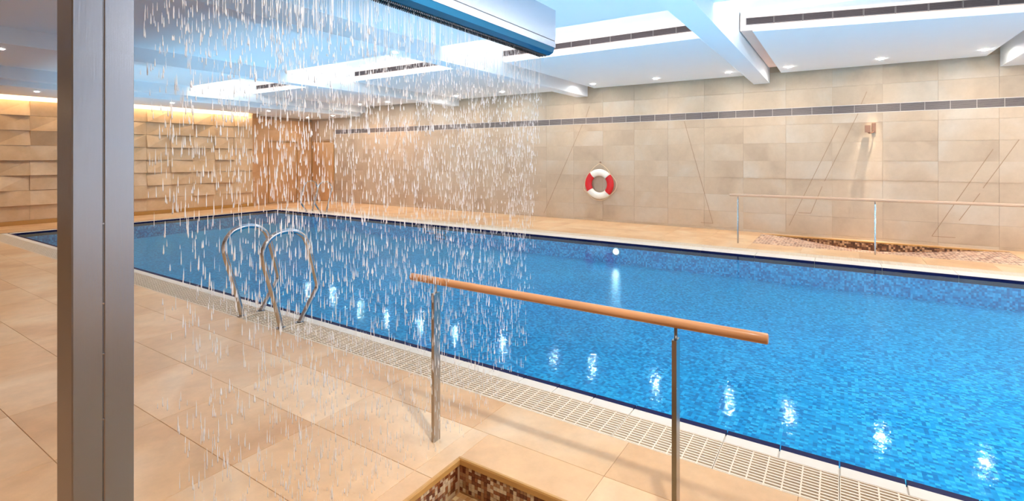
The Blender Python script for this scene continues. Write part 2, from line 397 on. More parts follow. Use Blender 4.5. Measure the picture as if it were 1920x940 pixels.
# ---- coping and navy tiles
def coping(name, label, x0, x1, y0, y1, along, step, navy_side, nw=0.03):
    root = struct(empty(name), label)
    L = (y1 - y0) if along == 'y' else (x1 - x0)
    n = int(round(L / step)); st = L / n
    cache = {}
    for i in range(n):
        t0 = (y0 if along == 'y' else x0) + i * st; g = 0.003
        if along == 'y':
            if not any(seen(x0, t0 + st * q, 0, 60) for q in (0, 1)): continue
            if 'c' not in cache:
                cache['c'] = MB().bevbox(x0, x1, g - st / 2, st / 2 - g, -0.04, 0.0, 0.003).mesh('coping_stone', M['coping'])
                nx0, nx1 = (x1, x1 + nw) if navy_side > 0 else (x0 - nw, x0)
                cache['n'] = MB().box(nx0, nx1, g - st / 2, st / 2 - g, -0.10, -0.002).mesh('navy_edge_tile', M['navy'])
            loc = (0, t0 + st / 2, 0)
        else:
            if not any(seen(t0 + st * q, y0, 0, 60) for q in (0, 1)): continue
            if 'c' not in cache:
                cache['c'] = MB().bevbox(g - st / 2, st / 2 - g, y0, y1, -0.04, 0.0, 0.003).mesh('coping_stone', M['coping'])
                cache['n'] = MB().box(g - st / 2, st / 2 - g, y0 - nw, y0, -0.10, -0.002).mesh('navy_edge_tile', M['navy'])
            loc = (t0 + st / 2, 0, 0)
        put('coping_stone', cache['c'], root, loc); put('navy_edge_tile', cache['n'], root, loc)
    b = MB()
    if along == 'y': b.box(x0, x1, y0, y1, -0.3, -0.012)
    else: b.box(x0, x1, y0, y1, -0.3, -0.012)
    b.build('bedding', M['coping'], root)
    return root
# seams on the near side at y = 1.379 + k * 0.2755
y_s = 1.379 - 0.2755 * 25; y_e = y_s + 0.2755 * 74
coping('trim_1', 'pale coping stones with a navy tile edge along the near side of the pool', 3.03, 3.122, y_s, y_e, 'y', 0.2755, +1, nw=0.052)
coping('trim_2', 'pale coping stones along the far side of the pool', 9.13, 9.45, PY0, PY1 + 0.03, 'y', 0.83, -1)
coping('trim_3', 'pale coping stones across the far end of the pool', 3.14, 9.45, PY1 + 0.03, PY1 + 0.16, 'x', 0.82, -1)
# ---- overflow gratings
def grating(name, label, x0, x1, y0, y1, sec):
    root = struct(empty(name), label)
    n = int((y1 - y0) / sec)
    b = MB(); nb = 11; wx = (x1 - x0 - 0.012) / nb
    for i in range(nb): b.box(x0 + 0.006 + i * wx + wx * 0.26, x0 + 0.006 + i * wx + wx * 0.72, -sec / 2 + 0.002, sec / 2 - 0.002, -0.020, -0.003)
    nc = int(round(sec / 0.078)); st = (sec - 0.004) / nc
    for i in range(nc + 1):
        c = -sec / 2 + 0.002 + i * st
        b.box(x0 + 0.004, x1 - 0.004, c - 0.0035, c + 0.0035, -0.022, -0.0025)
    b.box(x0 + 0.001, x0 + 0.006, -sec / 2 + 0.002, sec / 2 - 0.002, -0.022, -0.001); b.box(x1 - 0.006, x1 - 0.001, -sec / 2 + 0.002, sec / 2 - 0.002, -0.022, -0.001)
    me = b.mesh('grating_section', M['grate'])
    for i in range(n):
        yc = y0 + (i + 0.5) * sec
        if seen((x0 + x1) / 2, yc - sec / 2, 0, 100) or seen((x0 + x1) / 2, yc + sec / 2, 0, 100): put('grating_section', me, root, (0, yc, 0))
    MB().box(x0, x1, y0, y1, -0.3, -0.05).build('drain_channel', M['channel'], root)
    return root
grating('trim_4', 'cream overflow grating running along the near edge of the pool', 2.735, 3.03, y_s, y_e, 0.551)
grating('trim_5', 'cream overflow grating along the far edge of the pool', 9.45, 9.75, PY0, 15.1, 0.551)
# ---- pool basin and water
pb = MB()
ZP = -0.40
pb.poly([(PX0, PY0, ZP), (PX1, PY0, ZP), (PX1, PY1, ZP), (PX0, PY1, ZP)])
for a, b in (((PX0, PY0), (PX1, PY0)), ((PX1, PY0), (PX1, PY1)), ((PX1, PY1), (PX0, PY1)), ((PX0, PY1), (PX0, PY0))):
    pb.poly([(a[0], a[1], ZP), (a[0], a[1], -0.1), (b[0], b[1], -0.1), (b[0], b[1], ZP)])
basin = struct(pb.build('floor', M['pool']), 'blue mosaic bottom and walls of the swimming pool')
wt = MB().poly([(PX0 - 0.005, PY0, -0.022), (PX1 + 0.005, PY0, -0.022), (PX1 + 0.005, PY1 + 0.005, -0.022), (PX0 - 0.005, PY1 + 0.005, -0.022)])
tag(wt.build('pool_water', M['water']), 'rippling clear blue water filling the swimming pool', 'water', kind='stuff')

# ---- right wall
wr = MB(); wr.box(X1 + 0.012, X1 + 0.3, Y0, Y1 + 0.3, -0.3, 4.0)
wall_r = struct(wr.build('wall_right', M['wall_joint']), 'long beige limestone slab wall behind the pool')
slab = {}
def wall_slab(parent, axis, c0, c1, z0, z1, fixed, mat='wall', g=0.0014, th=0.02, name='wall_slab'):
    w_, h_ = round(c1 - c0 - 2 * g, 4), round(z1 - z0 - 2 * g, 4)
    if w_ < 0.02 or h_ < 0.02: return
    key = (axis, w_, h_, mat)
    if key not in slab:
        if axis == 'y': slab[key] = MB().box(0, th, -w_ / 2, w_ / 2, -h_ / 2, h_ / 2).mesh(name, M[mat])
        else: slab[key] = MB().box(-w_ / 2, w_ / 2, 0, th, -h_ / 2, h_ / 2).mesh(name, M[mat])
    jit = random.uniform(0, 0.002)
    loc = (fixed + jit, (c0 + c1) / 2, (z0 + z1) / 2) if axis == 'y' else ((c0 + c1) / 2, fixed + jit, (z0 + z1) / 2)
    put(name, slab[key], parent, loc)
VZ0, VZ1, VY1 = 2.485, 2.655, 15.6
zr = [0.0, 0.05, 0.42, 0.795, 1.17, 1.545, 1.92, 2.30, VZ0, VZ1, 3.03, 3.42]
for k in range(-6, 19):
    a = 1.77 - 0.82 + 0.82 * (k - 0); b = a + 0.82
    b = min(b, Y1)
    if a > Y1: continue
    for i in range(len(zr) - 1):
        z0, z1 = zr[i], zr[i + 1]
        if z0 == VZ0 and b <= VY1 + 0.3 and a < VY1: continue
        if not vis_wall if False else not any(seen(12, a + (b - a) * q, z0 + (z1 - z0) * r, 60) for q in (0, .5, 1) for r in (0, .5, 1)): continue
        if b > 15.66 and a < 16.95 and z0 < 2.2:
            if a < 15.64 - 0.1: wall_slab(wall_r, 'y', a, 15.64, z0, z1, X1 - 0.008)
            continue
        wall_slab(wall_r, 'y', a, b, z0, z1, X1 - 0.008)
# diagonal cuts in the wall
def diag(p, q, w=0.010, name='groove_strip'):
    (y0, z0), (y1, z1) = p, q
    dx, dz = y1 - y0, z1 - z0; L_ = math.hypot(dx, dz); nx, nz = -dz / L_ * w / 2, dx / L_ * w / 2
    b = MB(); b.prism([(y0 + nx, z0 + nz), (y1 + nx, z1 + nz), (y1 - nx, z1 - nz), (y0 - nx, z0 - nz)], 'x', X1 - 0.0095, X1 + 0.01)
    b.build(name, M['groove'], wall_r)
for p, q in (((-0.44, 2.90), (-0.35, 2.66)), ((-0.30, 2.48), (0.26, 1.135)), ((0.30, 1.03), (0.5, 0.473)), ((0.02, 2.25), (0.89, 0.193)),
             ((-2.58, 1.921), (-2.12, 1.072)), ((-2.08, 0.98), (-1.80, 0.48)), ((-2.25, 1.759), (-1.42, 0.165)),
             ((5.42, 2.95), (5.52, 2.66)), ((5.62, 2.48), (6.77, 0.10)), ((3.03, 2.46), (2.40, 0.131)), ((2.40, 0.131), (2.66, 0.131)),
             ((12.2, 2.48), (13.4, 0.43)), ((9.9, 2.48), (9.5, 0.9)), ((0.5, 0.473), (0.72, 0.473)), ((-1.42, 0.165), (-1.75, 0.165)),
             ((-3.3, 2.3), (-2.9, 0.5))):
    diag(p, q)
# ---- door in the right wall (last bay)
def door(name, label, axis, c0, c1, z1, fixed, mat):
    root = struct(empty(name), label)
    b = MB()
    def bx(u0, u1, v0, v1, d0, d1):
        if axis == 'y': b.box(fixed + d0, fixed + d1, u0, u1, v0, v1)
        else: b.box(u0, u1, fixed + d0, fixed + d1, v0, v1)
    bx(c0 + 0.012, c1 - 0.012, 0.01, z1 - 0.012, 0.0, 0.03); b.build('door_leaf', M[mat], root)
    b = MB()
    bx(c0 - 0.02, c0 + 0.004, 0, z1 + 0.02, -0.014, 0.03); bx(c1 - 0.004, c1 + 0.02, 0, z1 + 0.02, -0.014, 0.03); bx(c0 + 0.004, c1 - 0.004, z1 - 0.004, z1 + 0.02, -0.014, 0.03)
    b.build('door_frame', M['skirting'], root)
    return root
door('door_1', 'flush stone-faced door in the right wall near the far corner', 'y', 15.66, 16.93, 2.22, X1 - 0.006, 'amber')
# ---- far wall (x beyond the relief wall) and relief wall
wl = MB(); wl.box(9.39, X1 + 0.3, Y1 + 0.012, Y1 + 0.3, -0.3, 4.0); wl.box(9.30, 9.39, 16.5, Y1 + 0.3, -0.3, 4.0)
wall_f = struct(wl.build('wall_back', M['wall_joint']), 'recessed plain stone wall at the far corner')
cx_ = [9.39, 10.25, 11.39, 12.0]
for i in range(3):
    for j in range(8):
        z0, z1 = j * 0.373 + 0.0, (j + 1) * 0.373
        if i == 1 and z1 < 2.3: continue
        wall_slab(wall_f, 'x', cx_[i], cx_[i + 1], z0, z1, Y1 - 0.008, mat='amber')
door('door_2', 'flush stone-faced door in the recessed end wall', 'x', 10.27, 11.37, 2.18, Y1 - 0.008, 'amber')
wrl = MB(); wrl.box(X0 - 0.3, 9.30, 16.56, Y1 + 0.3, -0.3, 4.0)
wall_l = struct(wrl.build('wall_left', M['paint_white']), 'end wall clad with faceted relief stone panels')
# relief panels: triangular facets standing proud
RW, RH = 0.615, 0.362
NV = 8
kinds = [[random.choice((0.0, 0.0, 0.04, 0.09, 0.06)) for _ in range(4)] for _ in range(NV)]
kinds[0] = [0.0, 0.0, 0.08, 0.08]; kinds[1] = [0.09, 0.0, 0.0, 0.0]; kinds[2] = [0.0, 0.09, 0.0, 0.0]; kinds[3] = [0.08, 0.08, 0, 0]; kinds[4] = [0.02, 0.02, 0.02, 0.02]
rel = []
for kd in kinds:
    g = 0.002; w2, h2 = RW / 2 - g, RH / 2 - g
    P = [(-w2, -h2), (w2, -h2), (w2, h2), (-w2, h2)]
    b = MB(); n = 0
    b.v = [(x, 0.06, z) for x, z in P] + [(P[i][0], 0.0 - kd[i], P[i][1]) for i in range(4)]
    tri = [(4, 5, 6), (4, 6, 7)] if abs(kd[0] + kd[2]) < abs(kd[1] + kd[3]) or kd[0] else [(4, 5, 7), (5, 6, 7)]
    b.f = [list(t) for t in tri] + [[0, 1, 5, 4], [1, 2, 6, 5], [2, 3, 7, 6], [3, 0, 4, 7]]
    rel.append(b.mesh('relief_panel', M['relief']))
for r in range(8):
    z0 = 0.10 + r * RH
    for c in range(-1, 16):
        x0 = 9.39 - RW * (c + 1)
        if x0 < 1.6: continue
        if r in (0,): m_ = rel[4]
        else: m_ = rel[random.choice((0, 1, 2, 3, 4, 5, 6, 7))]
        if c == -1: continue
        if not (seen(x0, 16.5, z0 + .2, 90) or seen(x0 + RW, 16.5, z0 + .2, 90)): continue
        put('relief_panel', m_, wall_l, (x0 + RW / 2, 16.5, z0 + RH / 2))
bl = struct(MB().box(X0, 9.39, 16.44, 16.56, 0, 0.10).build('baseboard_left', M['skirting']), 'golden stone skirting under the relief wall')
# ---- other walls, out of view
struct(MB().box(X0 - 0.3, X0, Y0, Y1, -0.3, 4.0).build('wall_near', M['wall']), 'stone wall on the near side of the hall')
struct(MB().box(X0, X1, Y0 - 0.3, Y0, -0.3, 4.0).build('wall_front', M['paint_white']), 'front end wall of the hall, made white to brighten the steel post')  # white chosen so the steel post has something bright to reflect

# ---- ceiling
cl = struct(MB().box(X0 - 0.3, X1 + 0.3, Y0 - 0.3, Y1 + 0.3, ZT, ZT + 0.2).build('ceiling', M['paint_white']), 'white upper ceiling seen through the lighting slots')
for i, y in enumerate(BEAMS):
    if i == 0: continue
    b = MB().box(X0, X1 - 0.004, y, y + BW, ZB, ZT)
    tag(b.build('ceiling_beam', M['paint']), ['white ceiling beam at the upper right corner of the picture', 'white ceiling beam ending above the handrail wall, nearest whole one', 'white ceiling beam ending left of the lifebuoy, crossing above the curtain of water', 'white ceiling beam second from the relief wall', 'white ceiling beam closest to the relief wall'][i - 1], 'beam')
for i, (a, b_) in enumerate(BAYS):
    if i < 5:
        s = struct(MB().box(X0, XS, a, b_, ZC, ZC + 0.07).build('ceiling', M['paint']), 'pale blue-white lower ceiling between two beams')
    else:
        s = struct(MB().box(X0, 9.9, a - 0.04, 16.2, 3.08, 3.17).box(9.9, X1, a - 0.04, Y1 - 0.002, 3.08, 3.17).box(X0, X1, a - 0.04, a + 0.04, 3.17, 3.26).build('ceiling', M['paint']), 'lowered ceiling in front of the relief wall')
P_LAB = ['ceiling panel over the front of the far deck', 'white suspended ceiling panel at the upper right, above the far handrail', 'white suspended ceiling panel above the lifebuoy', 'white suspended ceiling panel seen through the falling water, behind the second beam', 'white suspended ceiling panel third beyond the lifebuoy, towards the relief wall']
G_LAB = ['', 'dark air grille in the lighting slot at the top right', 'dark air grille in the lighting slot above the lifebuoy', 'dark air grille in the slot seen through the falling water', 'small dark air grille in the slot nearest the relief wall']
gm = MB()
gl_ = 0.36; gh = 0.095
def grille_mesh(length, height, rows, name, vert=0):
    b = MB(); t = 0.009 if height > 0.12 else 0.005
    b.box(-0.006, 0.004, -length / 2 + 0.001, length / 2 - 0.001, -height / 2, -height / 2 + t)
    b.box(-0.006, 0.004, -length / 2 + 0.001, length / 2 - 0.001, height / 2 - t, height / 2)
    b.box(-0.006, 0.004, -length / 2 + 0.001, -length / 2 + 0.003, -height / 2 + t, height / 2 - t)
    b.box(-0.006, 0.004, length / 2 - 0.003, length / 2 - 0.001, -height / 2 + t, height / 2 - t)
    return b
def grille(name, label, x, y0, y1, zc, length, height, rows, group, lm='slot_louver'):
    root = tag(empty(name, (x, (y0 + y1) / 2, zc)), label, 'grille', group)
    fr = grille_mesh(length, height, rows, 'grille_frame').mesh('grille_frame', M['frame' if lm == 'louver' else 'frame_grey'])
    b = MB(); t = 0.006; st = (height - 2 * t) / rows
    for i in range(rows):
        z = -height / 2 + t + (i + 0.5) * st
        b.prism([(-0.003, z - st * 0.30), (-0.001, z - st * 0.30), (0.004, z + st * 0.26), (0.002, z + st * 0.26)], 'y', -length / 2 + 0.003, length / 2 - 0.003)
    lv = b.mesh('louvre_set', M[lm])
    L_ = y1 - y0; n = int(round(L_ / length)); yy = (y0 + y1) / 2
    for i in range(n):
        yc = y0 + (i + 0.5) * L_ / n - yy
        if name == 'wall_grille' and not (seen(x, yy + yc - length / 2, zc, 40) or seen(x, yy + yc + length / 2, zc, 40)): continue
        f = put('grille_frame', fr, root, (0, yc, 0)); put('louvre_set', lv, f, (0, 0, 0))
    MB().box(0.006, 0.012, y0 - yy, y1 - yy, -height / 2, height / 2).build('backing', M['dark'], root)
    return root
for i, (a, b_) in enumerate(BAYS):
    if i == 0 or i >= 5: continue
    # panel: front edge at x = XP
    a0, b0 = a + 0.19, b_ - 0.22
    pr = tag(empty('ceiling_panel', ((XP + 11.9) / 2, (a0 + b0) / 2, 3.39)), P_LAB[i], 'ceiling panel', 'suspended ceiling panels')
    q = MB()
    xf2 = 0.85 if i == 1 else 0.0                     # this panel's front edge runs at a slight angle
    q.prism([(XP + xf2 - (XP + 11.9) / 2, a0 - (a0 + b0) / 2), (11.9 - (XP + 11.9) / 2, a0 - (a0 + b0) / 2), (11.9 - (XP + 11.9) / 2, b0 - (a0 + b0) / 2), (XP - (XP + 11.9) / 2, b0 - (a0 + b0) / 2)], 'z', 0, 0.085)
    ob = q.build('board', M['paint'], pr); fix_normals(ob.data)
    struct(MB().box(XV + (0.9 if i == 1 else 0) * 0 + 0.02, 11.96, a + 0.02, b_ - 0.02, 3.70, ZT).build('ceiling', M['paint_white']), 'upper bulkhead behind a suspended panel')
    bk = MB()
    if i == 1: bk.prism([(XV + xf2, a0 + 0.02), (11.6, a0 + 0.02), (11.6, b0 + 0.2), (XV, b0 + 0.2)], 'z', 3.477, 3.70)
    else: bk.prism([(XV, a0 + 0.02), (11.6, a0 + 0.02), (11.6, b0 + 0.2), (XV, b0 + 0.2)], 'z', 3.477, 3.70)
    ob = struct(bk.build('ceiling', M['casing']), 'air duct casing above a suspended panel'); fix_normals(ob.data)
    if i == 1:
        ya, yb = a0 + 0.02, b0 + 0.2                   # the casing's slanting face runs from (XV + xf2, ya) to (XV, yb)
        g_ = grille('air_grille', G_LAB[i], 0, 0, math.hypot(xf2, yb - ya) - 0.16, 0, 0.36, 0.105, 7, 'air grilles in the lighting slots')
        g_.location = (XV + xf2 / 2 - 0.016, (ya + yb) / 2, 3.605); g_.rotation_euler = (0, 0, math.atan2(xf2, yb - ya))
    else:
        grille('air_grille', G_LAB[i], XV - 0.014, a0 + 0.04, b_ - 0.03, 3.615, 0.36, 0.105, 7, 'air grilles in the lighting slots')
# long grille along the right wall
grille('wall_grille', 'long dark air grille running high along the right limestone wall', X1 - 0.004, 15.6 - 0.36 * 54, 15.6, (VZ0 + VZ1) / 2, 0.36, VZ1 - VZ0, 9, None, 'louver')

# ---- lamp fittings
def disc(b, cx, cy, z0, z1, r0, r1, seg=20):
    """ring (or disc when r0 = 0) between z0 and z1"""
    n = len(b.v)
    if r0 == 0:
        for z in (z0, z1):
            for k in range(seg): b.v.append((cx + r1 * math.cos(2 * PI * k / seg), cy + r1 * math.sin(2 * PI * k / seg), z))
        b.f.append([n + k for k in range(seg)][::-1]); b.f.append([n + seg + k for k in range(seg)])
        for k in range(seg): j = (k + 1) % seg; b.f.append([n + k, n + j, n + seg + j, n + seg + k])
    else:
        for (r, z) in ((r0, z0), (r1, z0), (r1, z1), (r0, z1)):
            for k in range(seg): b.v.append((cx + r * math.cos(2 * PI * k / seg), cy + r * math.sin(2 * PI * k / seg), z))
        for q in range(4):
            for k in range(seg):
                j = (k + 1) % seg; q2 = (q + 1) % 4
                b.f.append([n + q * seg + k, n + q2 * seg + k, n + q2 * seg + j, n + q * seg + j])
    return b
dl_ring = disc(MB(), 0, 0, -0.006, 0.0, 0.042, 0.060).mesh('trim_ring', M['frame'])
dl_lens = disc(MB(), 0, 0, -0.003, 0.0, 0.0, 0.041).mesh('lens', M['lamp'])
def downlight(x, y, z, label, group):
    r = tag(empty('recessed_downlight', (x, y, z)), label, 'downlight', group)
    put('trim_ring', dl_ring, r); put('lens', dl_lens, r)
NM = {0: 'front ceiling panel', 1: 'upper right ceiling panel', 2: 'ceiling panel above the lifebuoy', 3: 'ceiling panel behind the second beam', 4: 'ceiling panel third beyond the lifebuoy', 5: 'lowered ceiling at the relief wall'}
ORD = ['right end', 'middle', 'left end']
for i, (a, b_) in enumerate(BAYS):
    ys = [y for y in SPOT_Y if a < y < b_]
    for j, y in enumerate(ys):
        if not seen(11.2, y, 3.39, 20) and i < 1: continue
        downlight(11.2, y, 3.385 if i < 5 else 3.078, 'small glowing downlight at the %s of the %s' % (ORD[min(j, 2)], NM[i]), 'downlights along the right wall')
for n_, (x, y) in enumerate(DECK):
    z = ZC if y < 14 else 3.08
    if seen(x, y, z, 60):
        where = ('between the first and second beams' if y < 5 else 'between the second and third beams' if y < 9 else 'between the third and fourth beams' if y < 14 else 'above the end deck')
        side = ('leftmost' if x < 1.5 else 'left of centre' if x < 5 else 'right of centre' if x < 7 else 'rightmost')
        downlight(x, y, z - 0.002, 'small added fill downlight %s, %s of its row' % (where, side), 'added fill downlights over the near deck')
downlight(5.4, 5.62, ZB - 0.002, 'small warm downlight on the underside of the second beam, behind the falling water', None)
light('beam_downlight_beam', 'SPOT', (5.4, 5.62, ZB - 0.03), 12, C_WARM, aim=(5.4, 5.62, 0), angle=110, blend=0.8)
for (x, y, L, W_) in ((4.8, -1.25, 2.4, 1.5), (4.8, -4.3, 2.4, 2.4), (9.9, -4.3, 2.2, 2.2)):  # backing boards of the added fill lights
    o = MB().box(x - L / 2 - 0.04, x + L / 2 + 0.04, y - W_ / 2 - 0.04, y + W_ / 2 + 0.04, 3.315, 3.40).build('ceiling', M['frame'])
    struct(o, 'unseen white panel added above a fill light in a front bay')
MB_ = MB().box(-0.03, 0.03, -0.5, 0.5, 0, 0.02)
# ---- underwater lamp on the far pool wall
ul = tag(empty('underwater_lamp', (PX1 - 0.005, 3.56, -0.17)), 'bright round underwater lamp in the far pool wall, below the lifebuoy', 'underwater lamp')
def disc_x(r0, r1, x0, x1, mat, name, parent, seg=24):
    b = disc(MB(), 0, 0, x0, x1, r0, r1, seg); b.v = [(-z, x, y) for (x, y, z) in b.v]
    o = b.build(name, M[mat], parent); fix_normals(o.data); return o
disc_x(0.0, 0.055, 0.0, 0.012, 'uw_lamp', 'lens', ul); disc_x(0.056, 0.085, 0.0, 0.018, 'steel', 'bezel', ul)
light('underwater_lamp_beam', 'SPOT', (PX1 - 0.04, 3.56, -0.15), 1.5, (0.8, 0.95, 1.0), aim=(5, 3.56, -0.2), angle=100, blend=0.8, radius=0.05)
# step niches in the far pool wall
for k, (y, z) in enumerate(((7.95, -0.16), (8.30, -0.16), (7.95, -0.27))):
    b = MB(); s = 0.012
    b.box(-0.012, 0, -0.16, 0.16, -0.045, -0.045 + s); b.box(-0.012, 0, -0.16, 0.16, 0.045 - s, 0.045)
    b.box(-0.012, 0, -0.16, -0.16 + s, -0.045 + s, 0.045 - s); b.box(-0.012, 0, 0.16 - s, 0.16, -0.045 + s, 0.045 - s)
    o = b.build('step_niche', M['navy'], None, (PX1 - 0.001, y, z)); tag(o, ['dark outlined underwater step niche, upper right of three in the far pool wall', 'dark outlined underwater step niche, upper left of three in the far pool wall', 'dark outlined underwater step niche, lowest of three in the far pool wall'][k], 'step', 'underwater step niches')

# ================================================================ FOOT BATHS
def chip_wall(b, axis, fixed, c0, c1, z0, z1, face, cell=0.020, g=0.0016):
    n = int((c1 - c0) / cell); m_ = int((z1 - z0) / cell)
    for i in range(n):
        for j in range(m_):
            u0 = c0 + i * cell + g / 2; v1 = z1 - j * cell - g / 2; t = 0.004 + random.uniform(0, 0.0012)
            if axis == 'y': b.box(min(fixed, fixed + face * t), max(fixed, fixed + face * t), u0, u0 + cell - g, v1 - cell + g, v1)
            else: b.box(u0, u0 + cell - g, min(fixed, fixed + face * t), max(fixed, fixed + face * t), v1 - cell + g, v1)
bath = tag(empty('foot_bath', (BX1, BY1, 0)), 'sunken rectangular foot bath with brown mosaic sides in the near deck', 'foot bath')
def ch(o):                                            # keep world placement under the bath's empty
    o.location = (-bath.location.x, -bath.location.y, 0); return o
BZ = -0.19; T = 0.03
b = MB(); b.box(BX0 - 0.005, BX1, BY0, BY1, BZ - 0.05, BZ)
b.box(BX1 - 0.004, BX1 + 0.02, BY0, BY1, BZ, -0.03); b.box(BX0 - 0.02, BX1, BY1 - 0.004, BY1 + 0.02, BZ, -0.03)
b.box(BX0 - 0.02, BX0, BY0, BY1, BZ, -0.03); b.box(BX0, BX1, BY0 - 0.02, BY0, BZ, -0.03)
ch(b.build('shell', M['chip_joint'], bath))
b = MB(); chip_wall(b, 'y', BX1 - 0.004, 0.2, BY1 - 0.004, BZ + 0.01, -0.032, -1); chip_wall(b, 'x', BY1 - 0.004, BX0, BX1 - 0.01, BZ + 0.01, -0.032, -1)
o = ch(b.build('mosaic_chips', M['chips'], bath)); o['kind'] = 'stuff'
b = MB(); b.poly([(BX0, BY0, BZ + 0.004), (BX1 - 0.004, BY0, BZ + 0.004), (BX1 - 0.004, BY1 - 0.004, BZ + 0.004), (BX0, BY1 - 0.004, BZ + 0.004)])
ch(b.build('mosaic_bottom', M['chips_pale'], bath))
b = MB(); b.prism([(BX1 - 0.012, -0.032), (BX1 + 0.004, -0.032), (BX1 + 0.004, 0.001), (BX1 - 0.008, 0.001), (BX1 - 0.012, -0.006)], 'y', BY0, BY1 + 0.004); ch(b.build('rim', M['rim'], bath))
b = MB(); b.prism([(BY1 - 0.012, -0.032), (BY1 + 0.004, -0.032), (BY1 + 0.004, 0.001), (BY1 - 0.008, 0.001), (BY1 - 0.012, -0.006)], 'x', BX0, BX1 - 0.012); ch(b.build('rim', M['rim'], bath))
o = MB().poly([(BX0, BY0, -0.115), (BX1 - 0.005, BY0, -0.115), (BX1 - 0.005, BY1 - 0.005, -0.115), (BX0, BY1 - 0.005, -0.115)]).build('bath_water', M['bath_water'])
tag(o, 'shallow clear water standing in the near foot bath', 'water', kind='stuff')
# far foot bath: ramps down from both ends
bath2 = tag(empty('foot_bath', (AX0, AY1, 0)), 'ramped mosaic foot bath sunk in the far deck behind the far handrail', 'foot bath')
def ch2(o): o.location = (-AX0, -AY1, 0); return o
prof = []
for t in range(25):
    f = t / 24; y = AY1 + (AY0 - AY1) * f
    z = -0.004 - 0.17 * (0.5 - 0.5 * math.cos(2 * PI * f)) ** 0.9; prof.append((y, z))
b = MB()
for (ya, za), (yb, zb) in zip(prof[:-1], prof[1:]): b.poly([(AX0, ya, za), (AX0, yb, zb), (AX1, yb, zb), (AX1, ya, za)])
ch2(b.build('mosaic_ramp', M['chips_pink'], bath2))
b = MB()
for X_ in (AX1 - 0.003,):
    for (ya, za), (yb, zb) in zip(prof[:-1], prof[1:]): b.poly([(X_, ya, za - 0.01), (X_, yb, zb - 0.01), (X_, yb, -0.012), (X_, ya, -0.012)])
ch2(b.build('mosaic_side', M['chips_dark'], bath2))
b = MB().box(AX1 - 0.008, AX1 + 0.002, AY0, AY1, -0.02, 0.002); ch2(b.build('rim', M['rim'], bath2))

# ================================================================ HANDRAILS
def handrail(name, label, x, posts, y0, y1, wood, zr_=0.905, r=0.021):
    root = tag(empty(name, (x, posts[0], 0)), label, 'handrail')
    n = 24; pts = [(0, y0 + (y1 - y0) * i / n - posts[0], zr_) for i in range(n + 1)]
    rad = [r] * (n + 1)
    pts = [(0, y0 - posts[0] - 0.0, zr_)] + [(0, y0 - posts[0] + 0.004, zr_)] + pts[1:-1] + [(0, y1 - posts[0] - 0.004, zr_), (0, y1 - posts[0], zr_)]
    rad = [r * 0.82] + [r] * (len(pts) - 2) + [r * 0.82]
    MB().tube(pts, rad, 24).build('rail', M[wood], root)
    pm = MB().box(-0.026, 0.026, -0.010, 0.010, 0.0, 0.838)
    pm = pm.mesh('post', M['post'])
    rm = MB().tube([(0, 0, 0.834), (0, 0, zr_ - r + 0.006)], 0.007, 12).mesh('stem', M['rod'])
    fm = MB().bevbox(-0.030, 0.030, -0.014, 0.014, 0.0, 0.006, 0.002).mesh('base_collar', M['post'])
    for y in posts:
        p = put('post', pm, root, (0, y - posts[0], 0)); put('stem', rm, p); 
    return root
handrail('handrail', 'round wooden handrail on two flat steel posts in the foreground', 2.157, (1.92, 0.58), 0.23, 2.11, 'wood')
handrail('handrail', 'pale handrail on slim steel posts across the pool, in front of the wall shower', 10.29, (1.61, -0.49, -2.59), -2.75, 1.76, 'wood_pale', r=0.024)

# ================================================================ LADDERS
def catmull(P, n=8):
    out = []
    for i in range(len(P) - 1):
        p0 = P[max(i - 1, 0)]; p1 = P[i]; p2 = P[i + 1]; p3 = P[min(i + 2, len(P) - 1)]
        for k in range(n):
            t = k / n
            out.append(tuple(0.5 * ((2 * p1[j]) + (-p0[j] + p2[j]) * t + (2 * p0[j] - 5 * p1[j] + 4 * p2[j] - p3[j]) * t * t + (-p0[j] + 3 * p1[j] - 3 * p2[j] + p3[j]) * t ** 3) for j in range(3)))
    out.append(tuple(P[-1])); return out
LP = [(0.0, 0.0, 0.0), (-0.045, 0, 0.20), (-0.12, 0, 0.47), (-0.172, 0, 0.66), (-0.168, 0, 0.77), (-0.10, 0, 0.865), (0.02, 0, 0.905), (0.14, 0, 0.895), (0.235, 0, 0.835), (0.285, 0, 0.74), (0.325, 0, 0.60), (0.37, 0, 0.43), (0.392, 0, 0.345), (0.392, 0, 0.300), (0.365, 0, 0.255), (0.30, 0, 0.16), (0.195, 0, 0.0)]
rail_me = MB().tube(catmull(LP, 6), 0.0245, 14).mesh('grab_rail', M['steel'])
def flange():
    return disc(MB(), 0, 0, -0.002, 0.008, 0.0248, 0.042, 20).mesh('foot_flange', M['steel'])
fl_me = flange()
bar_me = MB().box(-0.0, 0.20, -0.010, 0.010, -0.001, 0.006).mesh('floor_bar', M['grate'])
def ladder(label, x, ys, rz):
    for_sep = (ys[1] - ys[0])
    root = tag(empty('pool_ladder', (x, ys[0], 0)), label, 'pool ladder')
    sx = 1 if rz == 0 else -1
    for y in ys:
        g = put('grab_rail', rail_me, root, (0, y - ys[0], 0)); g.scale = (1, 1, 1)
        if rz: g.rotation_euler = (0, 0, PI)
        a = put('foot_flange', fl_me, g, (0, 0, 0)); b_ = put('foot_flange', fl_me, g, (0.195, 0, 0))
        put('floor_bar', bar_me, root, (0 if not rz else -0.19, y - ys[0] - 0.035, 0))
    return root
ladder('near pair of curved polished steel pool ladder rails behind the falling water', 2.785, (5.08, 4.41), 0)
ladder('small pair of curved steel pool ladder rails at the far corner of the pool', 9.485, (13.4, 12.72), 1)

